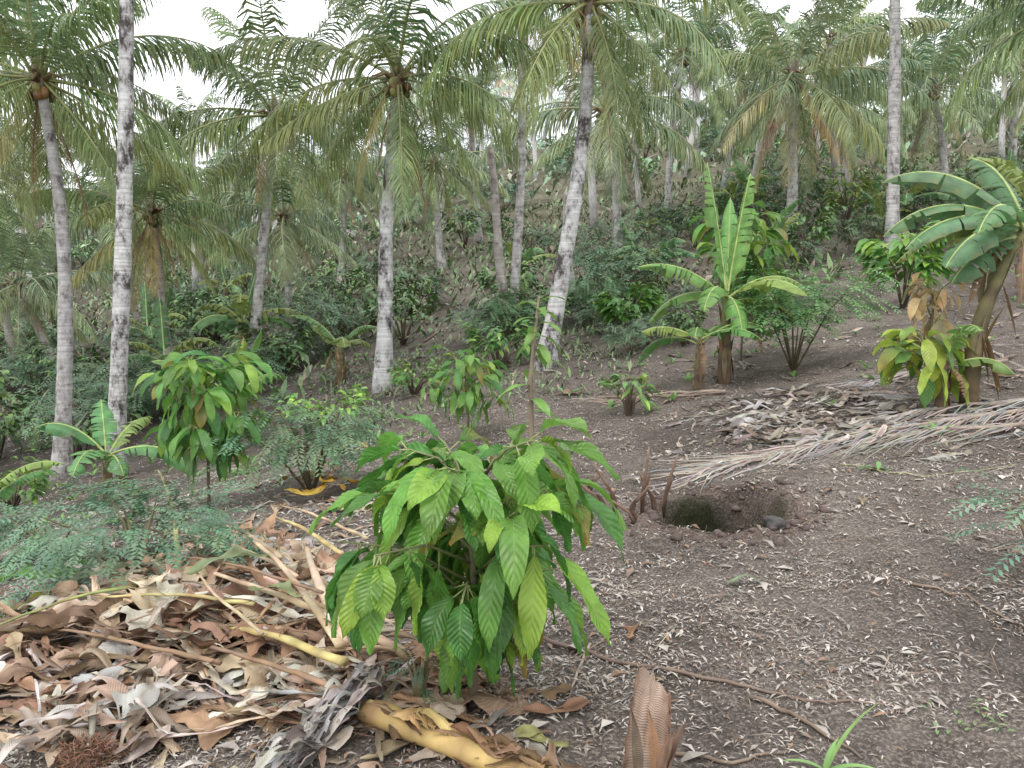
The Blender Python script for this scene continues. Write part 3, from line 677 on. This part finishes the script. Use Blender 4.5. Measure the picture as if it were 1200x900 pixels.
def rock(mb,p,r,col,s):
    bm=bmesh.new(); bmesh.ops.create_icosphere(bm,subdivisions=3 if r>.06 else 2,radius=1)
    for v in bm.verts:
        k=1+.5*float(vn(v.co.x*1.5+s,v.co.y*1.5+v.co.z*1.9,3))+.2*float(vn(v.co.x*5+s,v.co.y*5+v.co.z*5,4)); v.co*=k
    o0=len(mb.v)
    for v in bm.verts: mb.vt((p.x+v.co.x*r,p.y+v.co.y*r*.8,p.z+v.co.z*r*.7),vary(col,.15))
    bm.verts.ensure_lookup_table()
    for f in bm.faces: mb.fc(tuple(o0+v.index for v in f.verts))
    bm.free()
mb=MB(); rock(mb,Vector((PITX+.22,PITY-.37,h(PITX+.22,PITY-.37)+.025)),.065,(.085,.08,.075),5); mb.obj('rock',[M_stem])
mb=MB()
for i in range(110):
    a=U(0,6.28); k=U(1.0,1.6); x=PITX+math.cos(a)*PRX*k; y=PITY+math.sin(a)*PRY*k; rock(mb,Vector((x,y,h(x,y)+.004)),U(.01,.045)*(.6+.4*R()),(.095,.07,.06),i*3)
mb.obj('soil_clods',[M_stem])
# ------------------------------------------------------------------ fallen branches and twigs
mb=MB(); random.seed(9)
def branch(pl,r0,col=(.20,.15,.11)):
    P_=[]
    for a,b in zip(pl[:-1],pl[1:]):
        for k in range(5):
            t=k/5; q=G(a[0]*(1-t)+b[0]*t+U(-3,3),a[1]*(1-t)+b[1]*t+U(-2,2)); q.z+=r0*1.1; P_.append(q)
    P_.append(G(*pl[-1],r0)); n=len(P_); tube(mb,P_,[r0*(1-.6*i/n) for i in range(n)],col,6)
branch([(632,748),(720,778),(850,800),(930,822),(1035,828)],.010,(.2,.14,.11))
branch([(880,820),(940,845),(1010,892)],.010); branch([(1050,680),(1130,700),(1210,742)],.008); branch([(690,758),(672,800),(664,840)],.007,(.34,.28,.22))
branch([(720,740),(640,800)],.005); branch([(780,885),(860,895),(930,880)],.008); branch([(1190,420),(1120,440),(1060,455)],.02); branch([(700,470),(760,466),(850,462)],.02)
branch([(985,545),(1080,560),(1190,545)],.006,(.36,.33,.18)); branch([(400,620),(460,560),(520,490)],.006,(.25,.28,.13)); branch([(500,400),(530,370),(545,350)],.03,(.2,.15,.12))
mb.obj('fallen_branch',[M_stem])
mb=MB()
for i in range(1300):
    Yd=math.sqrt(U(4,110)); q=gy(U(-60,1260),Yd); a=U(0,6.28); l=U(.04,.22); e=Vector((q.x+math.cos(a)*l,q.y+math.sin(a)*l,0)); e.z=h(e.x,e.y)+U(.005,.04); q.z+=.008
    mid=(q+e)/2+Vector((U(-.02,.02),U(-.02,.02),.01)); tube(mb,[q,mid,e],[.0026,.0022,.001],vary(random.choice([(.38,.33,.27),(.24,.17,.12),(.15,.11,.08)]),.2),3)
mb.obj('twig_litter',[M_stem])
# ------------------------------------------------------------------ small leaf litter (vectorised)
DRYPAL=[(.45,.41,.36),(.38,.34,.30),(.30,.26,.23),(.21,.155,.12),(.52,.48,.43),(.28,.18,.12)]
def litter(n,y0,y1,smin,smax,seed,patch=True,xp=(-120,1320),pal=DRYPAL,tilt=.3,ww=(.12,.34),zup=.010,gain=1):
    r=np.random.RandomState(seed)
    y=np.sqrt(r.uniform(y0*y0,y1*y1,n)); x=(r.uniform(*xp,n)-600)/F*y*1.02
    if patch:
        dn=vn(x/.5,y/.5,31)+.7*vn(x/.17,y/.17,32)+.5; k=r.rand(n)<np.clip(dn*1.35,.12,1); x=x[k];y=y[k]
    inpit=(((x-PITX)/PRX)**2+((y-PITY)/PRY)**2)<1.2; x=x[~inpit];y=y[~inpit]
    n=len(x); a=r.uniform(0,6.28,n); L=r.uniform(smin,smax,n)*(.6+r.rand(n)**3); W=L*r.uniform(*ww,n)
    ca,sa=np.cos(a),np.sin(a); z=H(x,y)+.004+r.rand(n)*zup; tz=r.uniform(-tilt,tilt,n); tw=r.uniform(-.9,.9,n)
    def pt(u,v,k): return np.stack([x+ca*u*L-sa*v*W*np.cos(tw),y+sa*u*L+ca*v*W*np.cos(tw),z+u*tz*L+np.abs(v*W*np.sin(tw))+k*L],1)
    V=np.stack([pt(-.5,0,.0),pt(-.05,.5,.06),pt(-.05,-.5,.06),pt(.5,0,.0)],1).reshape(-1,3)
    b=np.arange(n)*4; Fc=np.concatenate([np.stack([b,b+1,b+2],1),np.stack([b+1,b+3,b+2],1)])
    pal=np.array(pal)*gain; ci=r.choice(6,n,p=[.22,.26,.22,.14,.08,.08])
    C=pal[ci]*r.uniform(.65,1.2,(n,1)); C=np.repeat(C,4,0); return V,Fc,C
def litobj(name,parts,mat):
    off=0;Vs=[];Fs=[];Cs=[]
    for V,Fc,C in parts: Vs.append(V);Fs.append(Fc+off);Cs.append(C);off+=len(V)
    V=np.concatenate(Vs);Fc=np.concatenate(Fs);C=np.concatenate(Cs)
    me=bpy.data.meshes.new(name); me.from_pydata(V.tolist(),[],Fc.tolist()); me.materials.append(mat)
    ca=me.color_attributes.new('Col','FLOAT_COLOR','POINT'); ca.data.foreach_set('color',np.concatenate([C,np.ones((len(C),1))],1).astype('f').ravel()); link(name,me)
litobj('leaf_litter',[litter(70000,1.4,4.5,.014,.042,1),litter(85000,4.5,10,.02,.055,2),litter(26000,10,22,.05,.13,3,xp=(350,1350)),litter(5000,1.4,8,.04,.085,4,ww=(.3,.5)),litter(14000,5.5,24,.05,.13,5,xp=(-150,420))],foliage('litter_leaf',.85,0,spec=.15))
GP=[(.12,.20,.08),(.16,.26,.10),(.10,.17,.08),(.21,.29,.11),(.25,.25,.14),(.28,.23,.17)]
litobj('ground_cover_foliage',[litter(30000,17,45,.10,.32,11,pal=GP,tilt=1.6,ww=(.3,.6),zup=.3,xp=(380,1450)),litter(18000,14,45,.10,.34,13,pal=GP,tilt=1.6,ww=(.3,.6),zup=.4,xp=(-250,400)),litter(34000,45,130,.35,1.0,12,pal=GP,tilt=1.6,ww=(.3,.6),zup=1.0,xp=(-300,1500),gain=(1.35,1.3,1.8)),litter(6000,9.5,17,.05,.14,14,pal=GP,tilt=1.5,ww=(.25,.5),zup=.12,xp=(380,760))],M_bush)  # gain on the farthest batch paints haze into its leaf colour
random.seed(77)
def gl(name,px,py,L,W,ang,col,curl=.6,lift=.02,mat=M_dry):
    mb=MB(); sheet(mb,G(px,py),ang,L,W,lift,col,curl,.01,10,3); mb.obj(name,[mat])
gl('fallen_green_leaf',872,686,.18,.085,-.3,(.40,.52,.34),.5,.035,M_cocoa)
gl('fallen_brown_leaf',740,744,.11,.07,1.3,(.42,.24,.14),1.6)
gl('fallen_brown_leaf',655,838,.26,.09,.35,(.36,.20,.13),1.2)
gl('fallen_yellow_leaf',632,870,.2,.07,-.1,(.38,.38,.16),.6)
gl('fallen_green_leaf',675,465,.4,.12,.1,(.18,.33,.12),.8,.1,M_cocoa)
gl('fallen_brown_leaf',1010,590,.1,.05,1.2,(.42,.32,.2),1)
mb=MB(); 
for d,L in [((.35,0,1),.30),((-.8,0,.6),.16),((.15,.2,.9),.12),((.9,-.1,.5),.2)]:
    leaf(mb,(0,0,0),d,L,.022,1.1,vary((.26,.44,.14),.1),10,1,.3,pw=.5)
put(mb,'grass_shoot',[M_leaf],G(968,905))
put(fine_shrub(140,.22,.06,12,(.06,.14,.08),.016,9,.1),'fern_seedling',[M_fine,M_stem],G(492,832))
mb=MB(); random.seed(15)
for i in range(620):
    px=U(-50,1250); Yd=math.sqrt(U(30,400)); 
    if R()>(.5 if px>450 else 1): continue
    q=gy(px,Yd); 
    for k in range(5):
        az=U(0,6.28); leaf(mb,q,(math.cos(az),math.sin(az),U(.5,1.6)),U(.08,.22),U(.02,.05),1.2,vary((.16,.30,.08),.3),3,1,.3)
mb.obj('ground_weeds',[M_leaf])
mb=MB(); q0=G(1135,845)
for i in range(22):
    az=U(0,6.28); x=q0.x+U(-.14,.14); y=q0.y+U(-.08,.08); leaf(mb,(x,y,h(x,y)+.01),(math.cos(az),math.sin(az),.3),.035,.014,.8,vary((.22,.32,.13),.2),3,1,.2)
mb.obj('creeping_weed',[M_leaf])
# ------------------------------------------------------------------ world & sun
w=bpy.data.worlds.new("World"); scene.world=w; w.use_nodes=True; nt=w.node_tree; nt.nodes.clear(); N=nt.nodes.new; L=nt.links.new
SE,SR=math.radians(65),math.radians(200)
sky=N('ShaderNodeTexSky'); sky.sky_type='NISHITA'; sky.sun_disc=False; sky.sun_elevation=SE; sky.sun_rotation=SR; sky.air_density=1; sky.dust_density=4
bg1=N('ShaderNodeBackground'); bg1.inputs[1].default_value=.15; L(sky.outputs[0],bg1.inputs[0])
tc=N('ShaderNodeTexCoord'); no=N('ShaderNodeTexNoise'); no.inputs['Scale'].default_value=2.2; no.inputs['Detail'].default_value=5; L(tc.outputs['Generated'],no.inputs['Vector'])
cr=N('ShaderNodeValToRGB'); e=cr.color_ramp.elements; e[0].position=.3;e[0].color=(.60,.62,.66,1);e[1].position=.7;e[1].color=(.97,.98,1,1); L(no.outputs[0],cr.inputs[0])
bg2=N('ShaderNodeBackground'); bg2.inputs[1].default_value=2.6; L(cr.outputs[0],bg2.inputs[0])
mx=N('ShaderNodeMixShader'); mx.inputs[0].default_value=.88; L(bg1.outputs[0],mx.inputs[1]); L(bg2.outputs[0],mx.inputs[2])
out=N('ShaderNodeOutputWorld'); L(mx.outputs[0],out.inputs[0])
sl=bpy.data.lights.new('sun','SUN'); sl.energy=1.4; sl.angle=math.radians(25); sl.color=(1,.98,.95)
so=bpy.data.objects.new('sun',sl); scene.collection.objects.link(so)
sd=Vector((math.sin(SR)*math.cos(SE),math.cos(SR)*math.cos(SE),math.sin(SE))); so.rotation_euler=sd.to_track_quat('Z','Y').to_euler()
